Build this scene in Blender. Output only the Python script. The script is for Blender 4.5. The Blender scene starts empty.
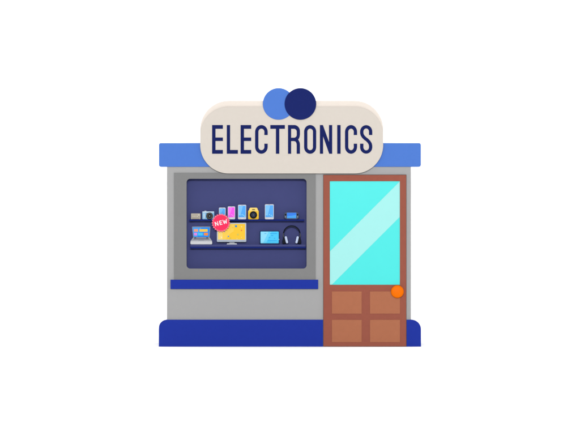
import bpy, bmesh, math, random
from mathutils import Vector, Matrix
random.seed(4)
SC = bpy.context.scene
COL = SC.collection

# ------------------------------------------------------------------ camera
S = 0.0125            # metres per photo pixel on the facade plane (door = 2.15 m)
D = 40.0              # camera to facade
CX, CY, GY = 290.0, 217.5, 346.6
EYE = (GY - CY) * S   # 1.61 m, eye level
cam = bpy.data.cameras.new('camera')
camo = bpy.data.objects.new('camera', cam)
COL.objects.link(camo)
camo.location = (0, -D, EYE)
camo.rotation_euler = (math.radians(90), 0, 0)
cam.sensor_width = 36.0
cam.lens = 36.0 * D / (580 * S)
cam.clip_end = 2000
SC.camera = camo

# ------------------------------------------------------------------ white studio surround
w = bpy.data.worlds.new('World')
SC.world = w
w.use_nodes = True
bg = w.node_tree.nodes['Background']
bg.inputs['Color'].default_value = (1, 1, 1, 1)
bg.inputs['Strength'].default_value = 1.0

# one very large soft box above and behind the photographer
la = bpy.data.lights.new('softbox', 'AREA')
la.shape = 'RECTANGLE'
la.size, la.size_y = 12, 5
la.energy = 18500
la.color = (1, 1, 1)
lo = bpy.data.objects.new('softbox', la)
COL.objects.link(lo)
lo.location = (0, -36, 9.2)
lo.rotation_euler = (Vector((0, 0, 1.2)) - lo.location).to_track_quat('-Z', 'Y').to_euler()

vs = SC.view_settings
vs.view_transform = 'Standard'
vs.look = 'None'
vs.exposure = 0.0
vs.gamma = 1
SC.cycles.max_bounces = 8
SC.cycles.diffuse_bounces = 6

# ------------------------------------------------------------------ helpers
KE = 2.5             # light on the facade x exposure: albedo = picture value / KE


def lin(c):
    c /= 255.0
    return c / 12.92 if c <= 0.04045 else ((c + 0.055) / 1.055) ** 2.4


MATS = {}


def mat(name, rgb, rough=0.6, spec=0.03, grain=0.02, scale=40, bump=0.0, coat=0.0, k=1.0, metal=0.0):
    if name in MATS:
        return MATS[name]
    m = bpy.data.materials.new(name)
    m.use_nodes = True
    nt = m.node_tree
    b = nt.nodes['Principled BSDF']
    base = [min(0.9, lin(c) * k / KE) for c in rgb]
    tc = nt.nodes.new('ShaderNodeTexCoord')
    nz = nt.nodes.new('ShaderNodeTexNoise')
    nz.inputs['Scale'].default_value = scale
    nz.inputs['Detail'].default_value = 5
    nt.links.new(tc.outputs['Object'], nz.inputs['Vector'])
    cr = nt.nodes.new('ShaderNodeValToRGB')
    cr.color_ramp.elements[0].position = 0.3
    cr.color_ramp.elements[1].position = 0.7
    cr.color_ramp.elements[0].color = [c * (1 - grain) for c in base] + [1]
    cr.color_ramp.elements[1].color = [min(0.92, c * (1 + grain)) for c in base] + [1]
    nt.links.new(nz.outputs['Fac'], cr.inputs['Fac'])
    nt.links.new(cr.outputs['Color'], b.inputs['Base Color'])
    b.inputs['Roughness'].default_value = rough
    b.inputs['Specular IOR Level'].default_value = spec
    b.inputs['Metallic'].default_value = metal
    if bump:
        bp = nt.nodes.new('ShaderNodeBump')
        bp.inputs['Strength'].default_value = bump
        bp.inputs['Distance'].default_value = 0.002
        n2 = nt.nodes.new('ShaderNodeTexNoise')
        n2.inputs['Scale'].default_value = scale * 6
        nt.links.new(tc.outputs['Object'], n2.inputs['Vector'])
        nt.links.new(n2.outputs['Fac'], bp.inputs['Height'])
        nt.links.new(bp.outputs['Normal'], b.inputs['Normal'])
    MATS[name] = m
    return m


def wx(px, y=0.0):
    return (px - CX) * S * (1 + y / D)


def wz(py, y=0.0):
    return EYE + (CY - py) * S * (1 + y / D)


def rrect(x0, y0, x1, y1, r, seg=14, corners='tl tr br bl'):
    """rounded rectangle in photo pixels (y down)"""
    pts = []
    for nm, cx, cy, a0 in (('tl', x0 + r, y0 + r, 180), ('tr', x1 - r, y0 + r, 270),
                           ('br', x1 - r, y1 - r, 0), ('bl', x0 + r, y1 - r, 90)):
        if r <= 0 or nm not in corners:
            pts.append({'tl': (x0, y0), 'tr': (x1, y0), 'br': (x1, y1), 'bl': (x0, y1)}[nm])
        else:
            for i in range(seg + 1):
                a = math.radians(a0 + 90 * i / seg)
                pts.append((cx + r * math.cos(a), cy + r * math.sin(a)))
    return pts


def disc_pts(cx, cy, r, n=64, ry=None, rot=0):
    ry = ry or r
    c, s = math.cos(math.radians(rot)), math.sin(math.radians(rot))
    out = []
    for i in range(n):
        a = 2 * math.pi * i / n
        x, y = r * math.cos(a), ry * math.sin(a)
        out.append((cx + x * c - y * s, cy + x * s + y * c))
    return out


def rot_pts(pts, cx, cy, deg):
    c, s = math.cos(math.radians(deg)), math.sin(math.radians(deg))
    return [(cx + (x - cx) * c - (y - cy) * s, cy + (x - cx) * s + (y - cy) * c) for x, y in pts]


def ribbon(path, w):
    """outline of a stroke of width w along a path"""
    L, R = [], []
    n = len(path)
    for i, (x, y) in enumerate(path):
        a = path[max(0, i - 1)]
        b = path[min(n - 1, i + 1)]
        dx, dy = b[0] - a[0], b[1] - a[1]
        l = math.hypot(dx, dy) or 1
        nx, ny = -dy / l * w / 2, dx / l * w / 2
        L.append((x + nx, y + ny))
        R.append((x - nx, y - ny))
    return L + R[::-1]


def plate_mesh(contours, y0, y1, bevel=0.0):
    """solid plate: outlines (pixels of the front face, holes allowed) from depth y0 (front) to y1"""
    cu = bpy.data.curves.new('tmp', 'CURVE')
    cu.dimensions = '2D'
    cu.fill_mode = 'BOTH'
    t = (y1 - y0) / 2
    cu.extrude = max(1e-5, t - bevel)
    cu.bevel_depth = bevel
    cu.bevel_resolution = 2
    cu.offset = -bevel
    for c in contours:
        sp = cu.splines.new('POLY')
        sp.points.add(len(c) - 1)
        for p, (x, y) in zip(sp.points, c):
            p.co = (wx(x, y0), wz(y, y0), 0, 1)
        sp.use_cyclic_u = True
    o = bpy.data.objects.new('tmp', cu)
    COL.objects.link(o)
    dg = bpy.context.evaluated_depsgraph_get()
    me = bpy.data.meshes.new_from_object(o.evaluated_get(dg))
    bpy.data.objects.remove(o)
    bpy.data.curves.remove(cu)
    ym = (y0 + y1) / 2
    me.transform(Matrix(((1, 0, 0, 0), (0, 0, -1, ym), (0, 1, 0, 0), (0, 0, 0, 1))))
    return me


def box_mesh(x0, z0, x1, z1, y0, y1, bevel=0.0):
    bm = bmesh.new()
    bmesh.ops.create_cube(bm, size=1)
    for v in bm.verts:
        v.co = ((x0 + x1) / 2 + v.co.x * (x1 - x0), (y0 + y1) / 2 + v.co.y * (y1 - y0), (z0 + z1) / 2 + v.co.z * (z1 - z0))
    if bevel:
        bmesh.ops.bevel(bm, geom=bm.edges[:], offset=bevel, segments=2, affect='EDGES', profile=0.5)
    me = bpy.data.meshes.new('box')
    bm.to_mesh(me)
    bm.free()
    return me


def lathe_mesh(prof, cx, cz, n=64, tilt=None):
    """solid of revolution about an axis along y; prof = [(radius, y)] front to back"""
    bm = bmesh.new()
    rings = []
    for r, y in prof:
        if r < 1e-6:
            rings.append([bm.verts.new((cx, y, cz))])
        else:
            rings.append([bm.verts.new((cx + r * math.cos(2 * math.pi * i / n), y, cz + r * math.sin(2 * math.pi * i / n))) for i in range(n)])
    for a, b in zip(rings, rings[1:]):
        for i in range(n):
            j = (i + 1) % n
            if len(a) == 1:
                bm.faces.new((a[0], b[i], b[j]))
            elif len(b) == 1:
                bm.faces.new((a[i], b[0], a[j]))
            else:
                bm.faces.new((a[i], b[i], b[j], a[j]))
    bmesh.ops.recalc_face_normals(bm, faces=bm.faces[:])
    me = bpy.data.meshes.new('lathe')
    bm.to_mesh(me)
    bm.free()
    for p in me.polygons:
        p.use_smooth = True
    return me


def tube_mesh(pts, rad, n=12):
    bm = bmesh.new()
    rings = []
    rads = rad if isinstance(rad, (list, tuple)) else [rad] * len(pts)
    for i, p in enumerate(pts):
        p = Vector(p)
        t = (Vector(pts[min(i + 1, len(pts) - 1)]) - Vector(pts[max(i - 1, 0)])).normalized()
        u = Vector((0, 1, 0))
        v = t.cross(u).normalized()
        u = v.cross(t).normalized()
        rings.append([bm.verts.new(p + (u * math.cos(2 * math.pi * k / n) + v * math.sin(2 * math.pi * k / n)) * rads[i]) for k in range(n)])
    for a, b in zip(rings, rings[1:]):
        for i in range(n):
            j = (i + 1) % n
            bm.faces.new((a[i], a[j], b[j], b[i]))
    bm.faces.new(rings[0][::-1])
    bm.faces.new(rings[-1])
    bmesh.ops.recalc_face_normals(bm, faces=bm.faces[:])
    me = bpy.data.meshes.new('tube')
    bm.to_mesh(me)
    bm.free()
    for p in me.polygons:
        p.use_smooth = True
    return me


def hex_mesh(f, b):
    """solid between a front quad f and a back quad b (both lists of 4 world points, same order)"""
    bm = bmesh.new()
    F = [bm.verts.new(p) for p in f]
    B = [bm.verts.new(p) for p in b]
    bm.faces.new(F)
    bm.faces.new(B[::-1])
    for i in range(4):
        j = (i + 1) % 4
        bm.faces.new((F[i], B[i], B[j], F[j]))
    bmesh.ops.recalc_face_normals(bm, faces=bm.faces[:])
    me = bpy.data.meshes.new('solid')
    bm.to_mesh(me)
    bm.free()
    return me


def join_meshes(*ms):
    bm = bmesh.new()
    for m in ms:
        bm.from_mesh(m)
    me = bpy.data.meshes.new('joined')
    bm.to_mesh(me)
    bm.free()
    for m in ms:
        bpy.data.meshes.remove(m)
    return me


def thing(name, label, cat, loc, group=None):
    o = bpy.data.objects.new(name, None)
    COL.objects.link(o)
    o.location = loc
    o.empty_display_size = 0.05
    o['label'] = label
    o['category'] = cat
    if group:
        o['group'] = group
    return o


def root_of(o):
    while o.parent:
        o = o.parent
    return o


def part(name, me, m, parent, label=None):
    """link a mesh built in world coordinates as a part of parent"""
    r = root_of(parent)
    me.transform(Matrix.Translation(-Vector(r.location)))
    me.name = name
    me.materials.clear()
    me.materials.append(m)
    o = bpy.data.objects.new(name, me)
    COL.objects.link(o)
    o.parent = parent
    if label:
        o['label'] = label
    return o


# ------------------------------------------------------------------ materials
M_WALL = mat('grey_plaster', (175, 175, 175), 0.8, 0.03, 0.006, 25, 0.04)
M_SURR = mat('dark_grey_paint', (138, 138, 138), 0.7, 0.03, 0.008, 25)
M_CASE = mat('display_purple_paint', (71, 76, 126), 0.7, 0.03, 0.006, 25)
M_SHELF = mat('shelf_navy_paint', (24, 39, 112), 0.6, 0.015)
M_ROYAL = mat('royal_blue_paint', (36, 57, 164), 0.6, 0.015, 0.015, 25)
M_SKYB = mat('sky_blue_paint', (84, 129, 215), 0.6, 0.015, 0.012, 25)
M_CREAM = mat('cream_paint', (222, 213.5, 203.5), 0.6, 0.015, 0.008, 25)
M_PALE = mat('pale_cream_paint', (245, 234, 223.5), 0.6, 0.015, 0.006, 25)
M_NAVY = mat('navy_paint', (21, 33, 95), 0.5, 0.015)
M_NAVY2 = mat('navy_disc_paint', (23, 37, 105), 0.5, 0.015)
M_DOOR = mat('door_brown_paint', (161, 92, 76), 0.6, 0.015, 0.02, 20)
M_PANEL = mat('door_tan_paint', (184, 116, 86), 0.6, 0.015, 0.02, 20)
M_GLASS = mat('cyan_glass', (78, 237, 233), 0.3, 0.06, 0.004, 10)
M_REFLECTION = mat('pale_cyan_reflection', (170, 243, 239), 0.45, 0.05, 0.004, 10)  # paler cyan for the reflection drawn on the door glass
M_KNOB = mat('orange_enamel', (255, 121, 4), 0.45, 0.02, 0.01)
M_WHITE = mat('white_plastic', (246, 246, 250), 0.5, 0.05)
M_SILVER = mat('silver_plastic', (198, 201, 208), 0.4, 0.1)
M_GREY = mat('mid_grey_plastic', (160, 165, 176), 0.4, 0.1)
M_BLACK = mat('black_plastic', (16, 21, 36), 0.5, 0.03)
M_SLATE = mat('slate_plastic', (62, 72, 92), 0.45, 0.08)


def flat(rgb):
    return mat('screen_%d_%d_%d' % rgb, rgb, 0.5, 0.04, 0.004)


# ------------------------------------------------------------------ ground
# seamless white sweep: floor in front, curving up into a wall behind the shop
bm = bmesh.new()
prof = [(-90.0, 0.0), (-20.0, 0.0), (0.0, 0.0), (1.4, 0.0)]
for i in range(1, 17):
    a = math.radians(90 * i / 16)
    prof.append((1.4 + 0.6 * math.sin(a), 0.6 - 0.6 * math.cos(a)))
prof += [(2.0, 5.0), (2.0, 14.0)]
rows = [[bm.verts.new((x, y, z)) for x in (-45, -10, 10, 45)] for y, z in prof]
for r0, r1 in zip(rows, rows[1:]):
    for i in range(3):
        f = bm.faces.new((r0[i], r0[i + 1], r1[i + 1], r1[i]))
        f.smooth = True
gm = bpy.data.meshes.new('ground')
bm.to_mesh(gm)
bm.free()
mg = bpy.data.materials.new('white_floor')
mg.use_nodes = True
gb = mg.node_tree.nodes['Principled BSDF']
gn = mg.node_tree.nodes.new('ShaderNodeTexNoise')
gn.inputs['Scale'].default_value = 3
gr = mg.node_tree.nodes.new('ShaderNodeValToRGB')
gr.color_ramp.elements[0].color = (0.87, 0.87, 0.87, 1)
gr.color_ramp.elements[1].color = (0.9, 0.9, 0.9, 1)
mg.node_tree.links.new(gn.outputs['Fac'], gr.inputs['Fac'])
mg.node_tree.links.new(gr.outputs['Color'], gb.inputs['Base Color'])
gb.inputs['Roughness'].default_value = 1
gb.inputs['Specular IOR Level'].default_value = 0
gm.materials.append(mg)
go = bpy.data.objects.new('ground', gm)
COL.objects.link(go)
go['kind'] = 'structure'
go['label'] = 'plain white seamless floor and backdrop around the shop'

# ------------------------------------------------------------------ shop building
BACK = 1.3
shop = thing('shop', 'small grey electronics shop with a blue roof, a display window and a brown door',
             'shop', (0, 0, 0))

# front wall with a window opening and a door opening, side walls, back wall
front = plate_mesh([[(167, 160), (410.9, 160), (410.9, GY), (406.4, GY), (406.4, 174.7), (323.2, 174.7),
                     (323.2, GY), (167, GY)],
                    [(180, 176), (312, 176), (312, 275), (180, 275)]], 0.0, 0.15)
x0, x1, zt = wx(167), wx(410.9), wz(160)
walls = join_meshes(front,
                    box_mesh(x0, 0, x0 + 0.12, zt, 0.152, BACK),
                    box_mesh(x1 - 0.12, 0, x1, zt, 0.152, BACK),
                    box_mesh(x0 + 0.122, 0, x1 - 0.122, zt, BACK - 0.12, BACK))
part('wall', walls, M_WALL, shop)

# plinth: rounded shoulders, cut out for the door; front slab and the two flanks
PY = -0.02
pl = join_meshes(
    plate_mesh([rrect(158.8, 319.7, 323.0, GY, 9.6, corners='tl')], PY, -0.002),
    plate_mesh([rrect(406.6, 319.7, 421.0, GY, 9.6, corners='tr')], PY, -0.002),
    plate_mesh([rrect(158.9, 320.0, 166.7, GY, 7.6, corners='tl')], -0.001, 0.10),
    plate_mesh([rrect(411.2, 320.0, 420.9, GY, 9.4, corners='tr')], -0.001, 0.10),
    box_mesh(x0 - 0.015, 0, x0 - 0.002, 0.33, 0.102, BACK),
    box_mesh(x1 + 0.002, 0, x1 + 0.015, 0.33, 0.102, BACK),
    box_mesh(x0 - 0.015, 0, x1 + 0.015, 0.33, BACK + 0.002, BACK + 0.017))
part('plinth', pl, M_ROYAL, shop)

# roof slab, overhanging on both sides
part('roof', join_meshes(plate_mesh([rrect(158.9, 143.0, 420.9, 166.8, 2.0, 6)], -0.012, 0.09, 0.003),
                         box_mesh(x0 + 0.002, zt + 0.002, x1 - 0.002, zt + 0.12, 0.092, BACK)), M_SKYB, shop)

# display window: dark surround with a round-cornered opening, back panel and shelves
win = part('display_window',
           plate_mesh([[(174, 172.8), (315.6, 172.8), (315.6, 280), (174, 280)],
                       rrect(186.6, 178.8, 306.6, 268.6, 3.6)], -0.012, -0.002), M_SURR, shop)
WB = 0.115     # depth of the back panel
SF = 0.015    # front edge of the shelves
case = join_meshes(
    plate_mesh([rrect(184.4, 176.6, 308.8, 270.8, 5.2), rrect(186.4, 178.6, 306.8, 268.8, 3.8)], 0.0, WB - 0.001),
    plate_mesh([[(184, 176.2), (309.2, 176.2), (309.2, 271.2), (184, 271.2)]], WB, WB + 0.02))
part('display_case', case, M_CASE, win)
part('shelf', plate_mesh([[(189.2, 219.4), (304.2, 219.4), (304.2, 220.9), (189.2, 220.9)]], SF, WB - 0.002), M_SHELF, win,
     'upper display shelf')
part('shelf', plate_mesh([[(190.2, 246.7), (305.9, 246.7), (305.9, 248.3), (190.2, 248.3)]], SF, WB - 0.002), M_SHELF, win,
     'lower display shelf')
part('riser', plate_mesh([[(190.4, 244.5), (305.7, 244.5), (305.7, 246.66), (190.4, 246.66)]], SF + 0.004, WB - 0.004), M_CASE, win)

part('window_sill', plate_mesh([[(170.5, 279.7), (318.2, 279.7), (318.2, 289.0), (170.5, 289.0)]], -0.026, -0.013, 0.0015), M_ROYAL, shop)

# door
DY = -0.026
door = part('door',
            plate_mesh([[(323.5, 175), (406.2, 175), (406.2, GY - 0.3), (323.5, GY - 0.3)],
                        [(329.8, 181.2), (399.9, 181.2), (399.9, 284.8), (329.8, 284.8)]], DY, 0.02, 0.0015), M_DOOR, shop)
part('glass_pane', plate_mesh([[(329.4, 180.8), (400.3, 180.8), (400.3, 285.2), (329.4, 285.2)]], DY + 0.008, DY + 0.016), M_GLASS, door)
part('reflection_band', plate_mesh([[(399.7, 181.5), (399.7, 217.0), (331.8, 284.7), (329.9, 284.7), (329.9, 251.4)]],
                                DY + 0.006, DY + 0.0075), M_REFLECTION, door, 'pale diagonal painted reflection across the door glass')  # stylised reflection, painted as a pale strip on the pane
for (ax, ay, bx_, by) in ((331.9, 291.4, 361.7, 313.7), (370.0, 291.4, 400.0, 313.7),
                          (331.9, 319.8, 361.7, 342.2), (370.0, 319.8, 400.0, 342.2)):
    part('door_panel', plate_mesh([[(ax, ay), (bx_, ay), (bx_, by), (ax, by)]], DY - 0.005, DY - 0.0005, 0.0015), M_PANEL, door)
kr = 6.5 * S
part('door_knob', lathe_mesh([(0, DY - 0.04), (kr * 0.6, DY - 0.038), (kr * 0.86, DY - 0.033), (kr * 0.97, DY - 0.026), (kr, DY - 0.018),
                              (kr * 0.9, DY - 0.012), (kr * 0.5, DY - 0.010), (kr * 0.5, DY - 0.001), (0, DY - 0.001)],
                             wx(397.3, DY), wz(291.6, DY)), M_KNOB, door)

# ------------------------------------------------------------------ shop sign
SY = -0.046
sign = thing('shop_sign', 'large cream rounded sign reading ELECTRONICS with two blue discs on top, on the roof front',
             'sign', (0, SY, wz(140, SY)))
part('back_board', plate_mesh([rrect(200.3, 100.8, 383.2, 168.0, 28.5, 24)], -0.029, -0.014, 0.0015), M_PALE, sign,
     'paler cream backing board showing above the front board')
part('sign_board', plate_mesh([rrect(200.2, 106.7, 383.2, 173.5, 28.5, 24)], SY, -0.031, 0.0015), M_CREAM, sign)
part('disc', plate_mesh([disc_pts(278.6, 103.9, 15.8, 96)], SY - 0.008, SY - 0.001, 0.001), M_SKYB, sign, 'light blue disc')
part('disc', plate_mesh([disc_pts(300.4, 103.9, 15.8, 96)], SY - 0.017, SY - 0.009, 0.001), M_NAVY2, sign, 'navy disc overlapping the light blue disc')

T, B = 125.05, 153.75          # top and bottom of the lettering
W = 3.4


def e_glyph(x, r):
    return [[(x, T), (r, T), (r, 128.8), (x + W, 128.8), (x + W, 137.5), (r, 137.5), (r, 141.0), (x + W, 141.0),
             (x + W, 149.95), (r, 149.95), (r, B), (x, B)]]


def arc(cx, cy, r, ry, a0, a1, n=16):
    return [(cx + r * math.cos(math.radians(a0 + (a1 - a0) * i / n)), cy + ry * math.sin(math.radians(a0 + (a1 - a0) * i / n))) for i in range(n + 1)]


def c_glyph(x, r):
    cx, h = (x + r) / 2, (r - x) / 2
    ro, ri = h, h - W + 0.1
    outer = [(r, 135.0)] + arc(cx, T + 6.9, ro, 6.9, 0, -180) + arc(cx, B - 6.9, ro, 6.9, 180, 0) + [(r, 143.7)]
    inner = [(r - W, 143.7)] + arc(cx, B - 6.9, ri, 3.3, 0, 180) + arc(cx, T + 6.9, ri, 3.3, -180, 0) + [(r - W, 135.0)]
    return [outer + inner]


def o_glyph(x, r):
    cx, h = (x + r) / 2, (r - x) / 2
    ri = h - W + 0.15
    return [arc(cx, T + 6.6, h, 6.6, 0, -180) + arc(cx, B - 6.6, h, 6.6, 180, 0),
            arc(cx, T + 6.6, ri, 3.0, 0, -180) + arc(cx, B - 6.6, ri, 3.0, 180, 0)]


def r_glyph(x, r):
    outer = [(x, T), (r - 5.4, T)] + arc(r - 5.6, T + 6.2, 5.6, 6.2, -90, 0, 10)[1:] + \
            [(r, 134.2), (r - 0.25, 136.4), (r - 0.9, 138.4), (r - 1.85, 139.5), (r - 0.9, 141.0), (r - 0.25, 142.6), (r, 144.6),
             (r, B), (r - 3.25, B), (r - 3.25, 144.6), (r - 3.6, 142.8), (r - 4.5, 141.5), (r - 5.9, 141.1), (x + 3.15, 141.1), (x + 3.15, B), (x, B)]
    hole = [(x + 3.15, 128.8), (r - 6.1, 128.8)] + arc(r - 6.0, 131.7, 2.8, 2.9, -90, 0, 8)[1:] + \
           [(r - 3.2, 134.6)] + arc(r - 6.0, 134.8, 2.8, 2.9, 0, 90, 8) + [(x + 3.15, 137.7)]
    return [outer, hole]


def s_glyph(x, r):
    cx, h = (x + r) / 2, (r - x) / 2 - 1.65
    w = 3.3
    p = [(cx + h, 135.0)] + arc(cx, T + 1.75 + 4.9, h, 4.9, 0, -180, 18)
    p += [(cx - h + 0.05, 133.2), (cx - h + 0.5, 135.0), (cx - h + 1.7, 136.8), (cx - 0.9, 138.6), (cx + 0.9, 139.9), (cx + h - 1.7, 141.8),
          (cx + h - 0.5, 143.7), (cx + h - 0.05, 145.5)]
    p += arc(cx, B - 1.75 - 4.9, h, 4.9, 0, 180, 18) + [(cx - h, 143.7)]
    return [ribbon(p, w)]


letters = [
    e_glyph(212.1, 222.9),
    [[(226.8, T), (230.1, T), (230.1, 149.95), (237.9, 149.95), (237.9, B), (226.8, B)]],
    e_glyph(240.6, 251.2),
    c_glyph(255.1, 267.7),
    [[(270.3, T), (284.9, T), (284.9, 128.8), (279.3, 128.8), (279.3, B), (275.9, B), (275.9, 128.8), (270.3, 128.8)]],
    r_glyph(288.0, 299.95),
    o_glyph(304.1, 316.2),
    [[(319.9, T), (322.9, T), (329.0, 141.9), (329.0, T), (332.2, T), (332.2, B), (329.2, B), (323.1, 136.5), (323.1, B), (319.9, B)]],
    [[(337.2, T), (340.6, T), (340.6, B), (337.2, B)]],
    c_glyph(345.0, 357.1),
    s_glyph(360.1, 372.3),
]
for g in letters:
    part('letter', plate_mesh(g, SY - 0.0035, SY - 0.0005), M_NAVY, sign)

# ------------------------------------------------------------------ goods on the upper shelf
Z1 = wz(219.4, SF)


def rc(x0, y0, x1, y1):
    return [(x0, y0), (x1, y0), (x1, y1), (x0, y1)]


def phone(name_label, x0, y0, x1, screen, light, group='phones on the upper shelf'):
    yf = 0.05
    y1 = 219.35
    t = thing('phone', name_label, 'phone', (wx((x0 + x1) / 2, yf), yf + 0.006, wz(y1, yf)), group)
    part('phone_body', plate_mesh([rrect(x0, y0, x1, y1, 0.9, 6)], yf, yf + 0.012, 0.001), mat('phone_silver', (216, 219, 226), 0.4, 0.06), t)
    sx0, sx1, sy0, sy1 = x0 + 0.5, x1 - 0.5, y0 + 0.9, y1 - 2.1
    s = part('screen', plate_mesh([rc(sx0, sy0, sx1, sy1)], yf - 0.001, yf - 0.0002), flat(screen), t)
    m = (sx0 + sx1) / 2
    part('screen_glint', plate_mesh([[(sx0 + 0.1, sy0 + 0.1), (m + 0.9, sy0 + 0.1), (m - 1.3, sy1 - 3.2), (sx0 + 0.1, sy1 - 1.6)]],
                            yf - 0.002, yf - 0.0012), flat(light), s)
    icons = [plate_mesh([disc_pts(sx0 + (sx1 - sx0) * f, sy1 - dy, 0.42, 16)], yf - 0.003, yf - 0.0022)
             for f, dy in ((0.22, 2.3), (0.5, 2.5), (0.72, 2.0), (0.85, 1.0))]
    part('icons', join_meshes(*icons), flat(tuple(min(255, c + 50) for c in light)), s)
    part('home_button', plate_mesh([rrect(m - 1.1, y1 - 1.35, m + 1.1, y1 - 0.75, 0.28, 4)], yf - 0.001, yf - 0.0002), M_WHITE, t)
    part('earpiece', plate_mesh([rrect(m - 0.9, y0 + 0.35, m + 0.9, y0 + 0.7, 0.16, 4)], yf - 0.001, yf - 0.0002), M_GREY, t)
    return t


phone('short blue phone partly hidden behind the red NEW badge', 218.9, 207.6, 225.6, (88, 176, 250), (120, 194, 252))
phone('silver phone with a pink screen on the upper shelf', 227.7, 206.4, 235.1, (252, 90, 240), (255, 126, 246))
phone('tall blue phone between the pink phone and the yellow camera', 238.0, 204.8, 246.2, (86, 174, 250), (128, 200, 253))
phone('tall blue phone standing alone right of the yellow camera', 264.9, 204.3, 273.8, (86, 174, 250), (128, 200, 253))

# small beige radio
yf = 0.045
t = thing('radio', 'small beige box with tiny dials at the left end of the upper shelf', 'radio', (wx(195.7, yf), yf + 0.02, wz(219.35, yf)))
b = part('radio_body', plate_mesh([rrect(191.0, 213.4, 200.5, 219.35, 0.6, 5)], yf, yf + 0.05, 0.0015), mat('beige_plastic', (188, 180, 166)), t)
part('front_plate', plate_mesh([rc(191.9, 214.5, 199.4, 217.9)], yf - 0.001, yf - 0.0002), mat('taupe_plastic', (180, 171, 156)), t)
for cx_ in (193.0, 194.9, 197.2):
    part('dial', plate_mesh([disc_pts(cx_, 216.3, 0.6, 20)], yf - 0.004, yf - 0.0012), mat('pale_beige_plastic', (214, 207, 194)), t)
part('indicator', plate_mesh([rrect(198.0, 214.3, 199.5, 215.6, 0.3, 4)], yf - 0.003, yf - 0.0012), mat('pale_beige_plastic', (214, 207, 194)), t)
part('foot', plate_mesh([rc(192.0, 218.6, 199.4, 219.3)], yf - 0.002, yf - 0.0002), mat('brown_plastic', (140, 130, 118)), t)

# light blue compact camera
t = thing('camera', 'light blue compact camera with a black lens on the upper shelf', 'camera', (wx(208, yf), yf + 0.02, wz(219.35, yf)))
MB_ = mat('pale_blue_plastic', (140, 194, 234))
part('camera_body', plate_mesh([rrect(202.3, 212.2, 214.2, 219.35, 0.7, 6)], yf, yf + 0.045, 0.0015), MB_, t)
part('top_plate', plate_mesh([rrect(202.4, 211.4, 214.1, 212.9, 0.5, 5)], yf - 0.002, yf + 0.04, 0.001), mat('icy_plastic', (196, 220, 238)), t)
part('shutter_button', plate_mesh([rrect(204.4, 210.7, 206.4, 211.45, 0.3, 4)], yf + 0.012, yf + 0.03), M_SILVER, t)
part('grip', plate_mesh([rrect(203.4, 213.4, 204.9, 218.6, 0.4, 5)], yf - 0.003, yf - 0.0003), mat('icy_plastic', (196, 220, 238)), t)
part('viewfinder', plate_mesh([rrect(206.3, 213.2, 208.0, 214.2, 0.25, 4)], yf - 0.002, yf - 0.0003), M_SLATE, t)
ln = part('lens', lathe_mesh([(0, yf - 0.016), (1.9 * S, yf - 0.016), (1.9 * S, yf - 0.025), (3.0 * S, yf - 0.025), (3.4 * S, yf - 0.020), (3.4 * S, yf - 0.0005), (0, yf - 0.0005)],
                             wx(209.6, yf), wz(216.0, yf), 40), mat('lens_black', (36, 38, 44)), t)
part('lens_ring', plate_mesh([disc_pts(209.6, 216.0, 2.7, 40), disc_pts(209.6, 216.0, 2.1, 40)], yf - 0.0265, yf - 0.0252), mat('bronze_ring', (104, 98, 84)), ln)
part('lens_glass', plate_mesh([disc_pts(209.6, 216.0, 0.95, 24)], yf - 0.018, yf - 0.0162), mat('lens_glass_grey', (96, 104, 112)), ln)

# yellow instant camera
t = thing('camera', 'yellow box camera with a big round black lens on the upper shelf', 'camera', (wx(253.4, yf), yf + 0.02, wz(219.35, yf)))
part('camera_body', plate_mesh([rrect(248.1, 210.3, 258.7, 219.35, 0.9, 6)], yf, yf + 0.05, 0.0015), mat('yellow_plastic', (253, 205, 62)), t)
part('camera_lid', plate_mesh([[(249.5, 208.4), (250.3, 207.7), (256.6, 207.7), (257.4, 208.4), (258.3, 211.2), (248.6, 211.2)]], yf - 0.002, yf + 0.04, 0.001),
     mat('pale_yellow_plastic', (255, 222, 124)), t)
part('flash', plate_mesh([rrect(252.0, 209.2, 255.1, 210.0, 0.35, 4)], yf - 0.004, yf - 0.0022), mat('dark_olive', (88, 78, 52)), t)
part('stripe', plate_mesh([rc(248.3, 217.9, 258.5, 218.6)], yf - 0.001, yf - 0.0002), mat('amber_plastic', (240, 184, 44)), t)
ln = part('lens', lathe_mesh([(0, yf - 0.012), (2.4 * S, yf - 0.012), (2.5 * S, yf - 0.022), (3.3 * S, yf - 0.022), (3.65 * S, yf - 0.017), (3.65 * S, yf - 0.0005), (0, yf - 0.0005)],
                             wx(253.4, yf), wz(214.9, yf), 40), M_BLACK, t)
part('lens_ring', plate_mesh([disc_pts(253.4, 214.9, 2.0, 32), disc_pts(253.4, 214.9, 1.5, 32)], yf - 0.0135, yf - 0.0122), M_SLATE, ln)
part('lens_glass', plate_mesh([disc_pts(253.4, 214.9, 0.9, 24)], yf - 0.0145, yf - 0.0122), M_SLATE, ln)

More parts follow.
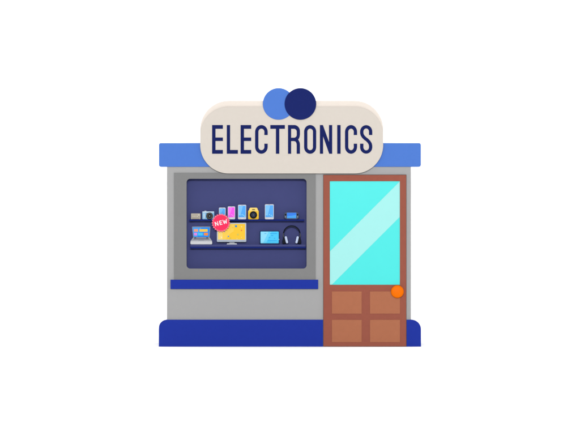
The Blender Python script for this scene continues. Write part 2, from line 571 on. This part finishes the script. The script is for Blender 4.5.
# hand held console
t = thing('game_console', 'dark handheld game console with a blue screen at the right end of the upper shelf', 'game console',
          (wx(291.6, yf), yf + 0.01, wz(219.35, yf)))
part('console_body', plate_mesh([rrect(284.2, 212.0, 299.0, 219.35, 2.9, 10)], yf, yf + 0.022, 0.002), M_SLATE, t)
s = part('screen', plate_mesh([rc(286.9, 212.7, 296.3, 218.3)], yf - 0.0012, yf - 0.0002), flat((58, 132, 240)), t)
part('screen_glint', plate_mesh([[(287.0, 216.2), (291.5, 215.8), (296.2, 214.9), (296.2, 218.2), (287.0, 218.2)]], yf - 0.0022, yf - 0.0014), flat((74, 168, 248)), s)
for cx_ in (285.6, 297.6):
    part('thumb_stick', lathe_mesh([(0, yf - 0.008), (0.6 * S, yf - 0.007), (0.75 * S, yf - 0.004), (0.5 * S, yf - 0.0005), (0, yf - 0.0005)],
                                   wx(cx_, yf), wz(214.6, yf), 20), M_BLACK, t)
    part('button', plate_mesh([disc_pts(cx_, 216.9, 0.5, 16)], yf - 0.003, yf - 0.0005), M_GREY, t)

# ------------------------------------------------------------------ goods on the lower shelf
FL = 244.5            # top of the riser

# laptop, its deck raked towards the viewer on a wedge
yf = 0.022
t = thing('laptop', 'open silver laptop with colourful tiles on its blue screen', 'laptop', (wx(201.3, yf), 0.08, wz(FL, yf)))


def P(px, py, y):
    return (wx(px, y), y, wz(py, y))


yb = 0.09            # hinge line
deck_f = [P(190.5, 241.0, yf), P(212.1, 241.0, yf), P(211.5, 244.2, yf), P(191.1, 244.2, yf)]
deck_b = [P(193.0, 237.6, yb), P(209.8, 237.6, yb), P(209.8, 244.4, yb), P(193.0, 244.4, yb)]
d = part('laptop_base', hex_mesh(deck_f, deck_b), M_SILVER, t)


def on_deck(u, v, lift):
    """point on the raked deck, u across, v from the hinge to the front edge"""
    a = Vector(deck_b[0]).lerp(Vector(deck_b[1]), u)
    b_ = Vector(deck_f[0]).lerp(Vector(deck_f[1]), u)
    return a.lerp(b_, v) + Vector((0, -0.5, 0.87)) * lift


def deck_patch(u0, u1, v0, v1, lift):
    q = [(u0, v0), (u1, v0), (u1, v1), (u0, v1)]
    return hex_mesh([on_deck(u, v, lift) for u, v in q], [on_deck(u, v, 0.0003) for u, v in q])


part('keyboard', deck_patch(0.09, 0.91, 0.10, 0.62, 0.0015), mat('keyboard_grey', (150, 152, 166)), d)
part('touchpad', deck_patch(0.36, 0.64, 0.70, 0.95, 0.0012), mat('touchpad_grey', (178, 181, 190)), d)
part('front_edge', plate_mesh([rrect(190.4, 241.5, 212.2, 244.3, 0.9, 6)], yf - 0.006, yf - 0.001, 0.001), mat('pale_silver', (208, 209, 212)), d)
for a, b_ in ((194.4, 196.0), (206.3, 207.9)):
    part('hinge', plate_mesh([rrect(a, 237.3, b_, 238.6, 0.3, 4)], yb - 0.02, yb - 0.001), M_SLATE, t)
lid_out = [(192.4, 226.4), (209.9, 226.4), (210.5, 227.1), (209.7, 238.0), (193.1, 238.0), (191.8, 227.1)]
lid = part('laptop_lid', plate_mesh([lid_out], yb + 0.002, yb + 0.012, 0.0008), mat('lid_grey', (138, 146, 170)), t)
scr = part('screen', plate_mesh([[(192.6, 227.3), (209.7, 227.3), (209.0, 237.0), (193.5, 237.0)]], yb + 0.0005, yb + 0.0015), flat((24, 146, 252)), t)
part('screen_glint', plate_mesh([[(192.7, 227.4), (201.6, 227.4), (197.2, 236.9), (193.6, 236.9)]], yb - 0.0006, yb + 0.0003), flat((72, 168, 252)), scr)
for (a, c, b_, e), col_ in (((193.9, 229.1, 198.0, 231.7), (252, 168, 128)), ((199.6, 229.1, 207.6, 231.7), (255, 208, 82)),
                            ((194.1, 232.9, 197.0, 235.4), (236, 142, 240)), ((198.1, 232.7, 202.9, 235.5), (72, 206, 255)),
                            ((203.9, 232.8, 208.0, 235.4), (255, 146, 62))):
    part('tile', plate_mesh([rc(a, c, b_, e)], yb - 0.0018, yb - 0.0008), flat(col_), scr)

# monitor
yf = 0.05
t = thing('monitor', 'silver desktop monitor with a yellow confetti screen on the lower shelf', 'monitor', (wx(231.6, yf), yf + 0.03, wz(FL, yf)))
part('monitor_body', plate_mesh([rrect(216.9, 222.8, 246.3, 242.0, 0.9, 6)], yf, yf + 0.022, 0.001), mat('monitor_silver', (192, 200, 212)), t)
scr = part('screen', plate_mesh([rc(218.0, 223.9, 245.1, 239.6)], yf - 0.0012, yf - 0.0002), flat((255, 204, 56)), t)
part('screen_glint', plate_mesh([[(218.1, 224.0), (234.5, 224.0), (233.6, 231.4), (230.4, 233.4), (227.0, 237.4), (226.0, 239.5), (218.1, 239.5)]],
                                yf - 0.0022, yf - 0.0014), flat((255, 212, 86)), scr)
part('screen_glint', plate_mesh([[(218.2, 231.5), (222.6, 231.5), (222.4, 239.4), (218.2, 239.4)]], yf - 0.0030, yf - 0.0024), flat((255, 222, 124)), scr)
for cx_, cy_, r_, col_ in ((236.0, 226.2, 0.95, (40, 150, 214)), (228.4, 236.4, 0.62, (70, 158, 210)), (241.5, 230.4, 0.55, (240, 104, 72)),
                           (241.6, 226.7, 0.7, (255, 226, 134)), (237.9, 234.5, 0.75, (206, 206, 104)), (221.5, 237.4, 0.6, (255, 240, 196)),
                           (230.4, 238.2, 0.5, (206, 200, 96)), (224.5, 231.4, 0.55, (96, 160, 196)), (232.9, 227.8, 0.6, (236, 200, 90)),
                           (241.5, 237.4, 0.45, (255, 224, 120)), (237.0, 238.5, 0.5, (255, 226, 120))):
    part('confetti_dot', plate_mesh([rot_pts(rc(cx_ - r_, cy_ - r_, cx_ + r_, cy_ + r_), cx_, cy_, random.uniform(-25, 25))], yf - 0.0042, yf - 0.0032), flat(col_), scr)
part('chin', plate_mesh([rrect(217.3, 240.2, 245.9, 241.8, 0.5, 5)], yf - 0.003, yf - 0.0003), mat('monitor_chin', (172, 182, 198)), t)
part('stand_neck', plate_mesh([[(229.6, 241.5), (234.4, 241.5), (234.6, 243.25), (229.4, 243.25)]], yf + 0.0225, yf + 0.035), M_GREY, t)
part('stand_foot', plate_mesh([[(227.3, 243.3), (236.5, 243.3), (237.2, 244.45), (226.6, 244.45)]], yf - 0.02, yf + 0.055, 0.0008), M_SILVER, t)

# tablet leaning on a low easel
yf = 0.06
t = thing('tablet', 'dark framed tablet with a cyan screen beside the headphones', 'tablet', (wx(269.5, yf), yf + 0.02, wz(FL, yf)))
part('tablet_body', plate_mesh([rrect(259.6, 230.7, 279.4, 244.3, 1.2, 8)], yf, yf + 0.012, 0.001), mat('tablet_navy', (36, 46, 88)), t)
scr = part('screen', plate_mesh([rrect(260.5, 231.5, 278.7, 243.3, 0.6, 5)], yf - 0.0012, yf - 0.0002), flat((78, 206, 255)), t)
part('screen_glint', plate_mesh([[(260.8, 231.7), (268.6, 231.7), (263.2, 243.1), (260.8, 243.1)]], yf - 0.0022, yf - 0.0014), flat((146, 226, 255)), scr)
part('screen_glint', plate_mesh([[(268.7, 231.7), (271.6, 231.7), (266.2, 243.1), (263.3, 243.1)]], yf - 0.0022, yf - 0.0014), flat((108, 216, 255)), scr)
tx = [plate_mesh([rc(a, c, b_, c + 0.5)], yf - 0.0032, yf - 0.0024) for a, b_, c in
      ((269.8, 277.0, 233.2), (264.4, 266.4, 233.2), (271.2, 273.2, 235.2), (268.6, 270.2, 237.2), (274.0, 275.1, 238.1), (267.6, 276.8, 240.4))]
part('text_line', join_meshes(*tx), flat((38, 164, 240)), scr)
part('home_button', plate_mesh([disc_pts(279.05, 239.4, 0.32, 16)], yf - 0.0012, yf - 0.0002), M_WHITE, t)
part('easel', hex_mesh([P(266, 238, yf + 0.0125), P(273, 238, yf + 0.0125), P(273, 244.45, yf + 0.0125), P(266, 244.45, yf + 0.0125)],
                       [P(266, 243.4, yf + 0.045), P(273, 243.4, yf + 0.045), P(273, 244.45, yf + 0.045), P(266, 244.45, yf + 0.045)]), M_SLATE, t)

# headphones
yf = 0.06
hx = 291.75
t = thing('headphones', 'black headphones with pale ear cushions at the right end of the lower shelf', 'headphones', (wx(hx, yf), yf, wz(FL, yf)))
pts = []
for i in range(41):
    a = math.radians(188 - 196 * i / 40)
    pts.append(P(hx + 8.15 * math.cos(a), 233.9 - 7.9 * math.sin(a), yf))
part('headband', tube_mesh(pts, [0.0068 + 0.0016 * math.sin(math.pi * i / 40) for i in range(41)], 12), M_BLACK, t)
pts = [P(hx + 7.4 * math.cos(math.radians(150 - 120 * i / 20)), 233.9 - 7.3 * math.sin(math.radians(150 - 120 * i / 20)), yf - 0.006) for i in range(21)]
part('band_padding', tube_mesh(pts, 0.0035, 10), mat('padding_slate', (50, 56, 76)), t)
for sgn in (-1, 1):
    ex = hx + sgn * 8.05
    part('slider', tube_mesh([P(ex + sgn * 0.05, 233.4, yf), P(ex + sgn * 0.45, 235.2, yf), P(ex + sgn * 0.1, 237.4, yf)], 0.0075, 10), mat('slider_grey', (84, 88, 96)), t)
    cup = part('ear_cup', plate_mesh([disc_pts(hx + sgn * 7.3, 240.25, 1.95, 32, 4.0, -sgn * 16)], yf - 0.028, yf + 0.028, 0.006), M_BLACK, t)
    part('ear_cushion', plate_mesh([rot_pts(rrect(hx + sgn * 5.35 - 1.1, 236.2, hx + sgn * 5.35 + 1.1, 243.4, 1.0, 6), hx + sgn * 5.35, 239.8, sgn * 13)],
                                   yf - 0.033, yf + 0.02, 0.004), mat('cushion_lavender', (206, 218, 246)), t)
    part('cushion_edge', plate_mesh([ribbon([(hx + sgn * (5.9 + 0.0), 236.6), (hx + sgn * 5.6, 239.6), (hx + sgn * 4.9, 243.0)], 0.5)], yf - 0.0338, yf - 0.0332),
         mat('cushion_shade', (176, 192, 232)), t)

# ------------------------------------------------------------------ NEW badge fixed to the front edge of the upper shelf
bx0, by0 = 220.9, 222.8
yf = SF - 0.006
t = thing('badge', 'round red scalloped badge reading NEW over the monitor corner', 'badge', (wx(bx0, yf), yf, wz(by0, yf)))
rim = []
NS = 22
for i in range(NS * 10):
    a = 2 * math.pi * i / (NS * 10)
    rim.append((bx0 + (8.75 + 0.5 * math.cos(NS * a)) * math.cos(a), by0 + (8.75 + 0.5 * math.cos(NS * a)) * math.sin(a)))
part('badge_rim', plate_mesh([rim], yf, SF - 0.0005), mat('pink_card', (255, 122, 146)), t)
part('badge_face', plate_mesh([disc_pts(bx0, by0, 7.7, 72)], yf - 0.002, yf - 0.0003), mat('red_card', (255, 54, 98)), t)


def new_letters():
    out = []
    w_ = 1.0
    h = 2.15

    def place(pts, cx, cy, rot):
        c, s = math.cos(math.radians(rot)), math.sin(math.radians(rot))
        return [(cx + x * c - y * s, cy + x * s + y * c) for x, y in pts]
    n = [(-1.75, -h), (-0.95, -h), (0.95, 0.75), (0.9, -h), (1.65, -h), (1.7, h), (0.95, h), (-0.95, -0.75), (-0.9, h), (-1.7, h)]
    e = [(-1.3, -h), (1.25, -h - 0.1), (1.3, -h + 0.65), (-0.5, -h + 0.75), (-0.5, -0.35), (1.0, -0.45), (1.0, 0.3), (-0.5, 0.4), (-0.45, h - 0.75), (1.4, h - 0.85), (1.4, h - 0.1), (-1.25, h)]
    ww = [(-2.3, -h), (-1.5, -h), (-0.95, 0.75), (-0.3, -1.3), (0.3, -1.3), (0.95, 0.75), (1.5, -h - 0.2), (2.3, -h - 0.2), (1.3, h), (0.65, h), (0.0, 0.15), (-0.65, h), (-1.3, h)]
    out.append(place(n, 216.6, 223.75, -12))
    out.append(place(e, 220.75, 222.75, -12))
    out.append(place(ww, 225.0, 221.6, -12))
    return out


for g in new_letters():
    part('letter', plate_mesh([g], yf - 0.0035, yf - 0.0022), M_WHITE, t)
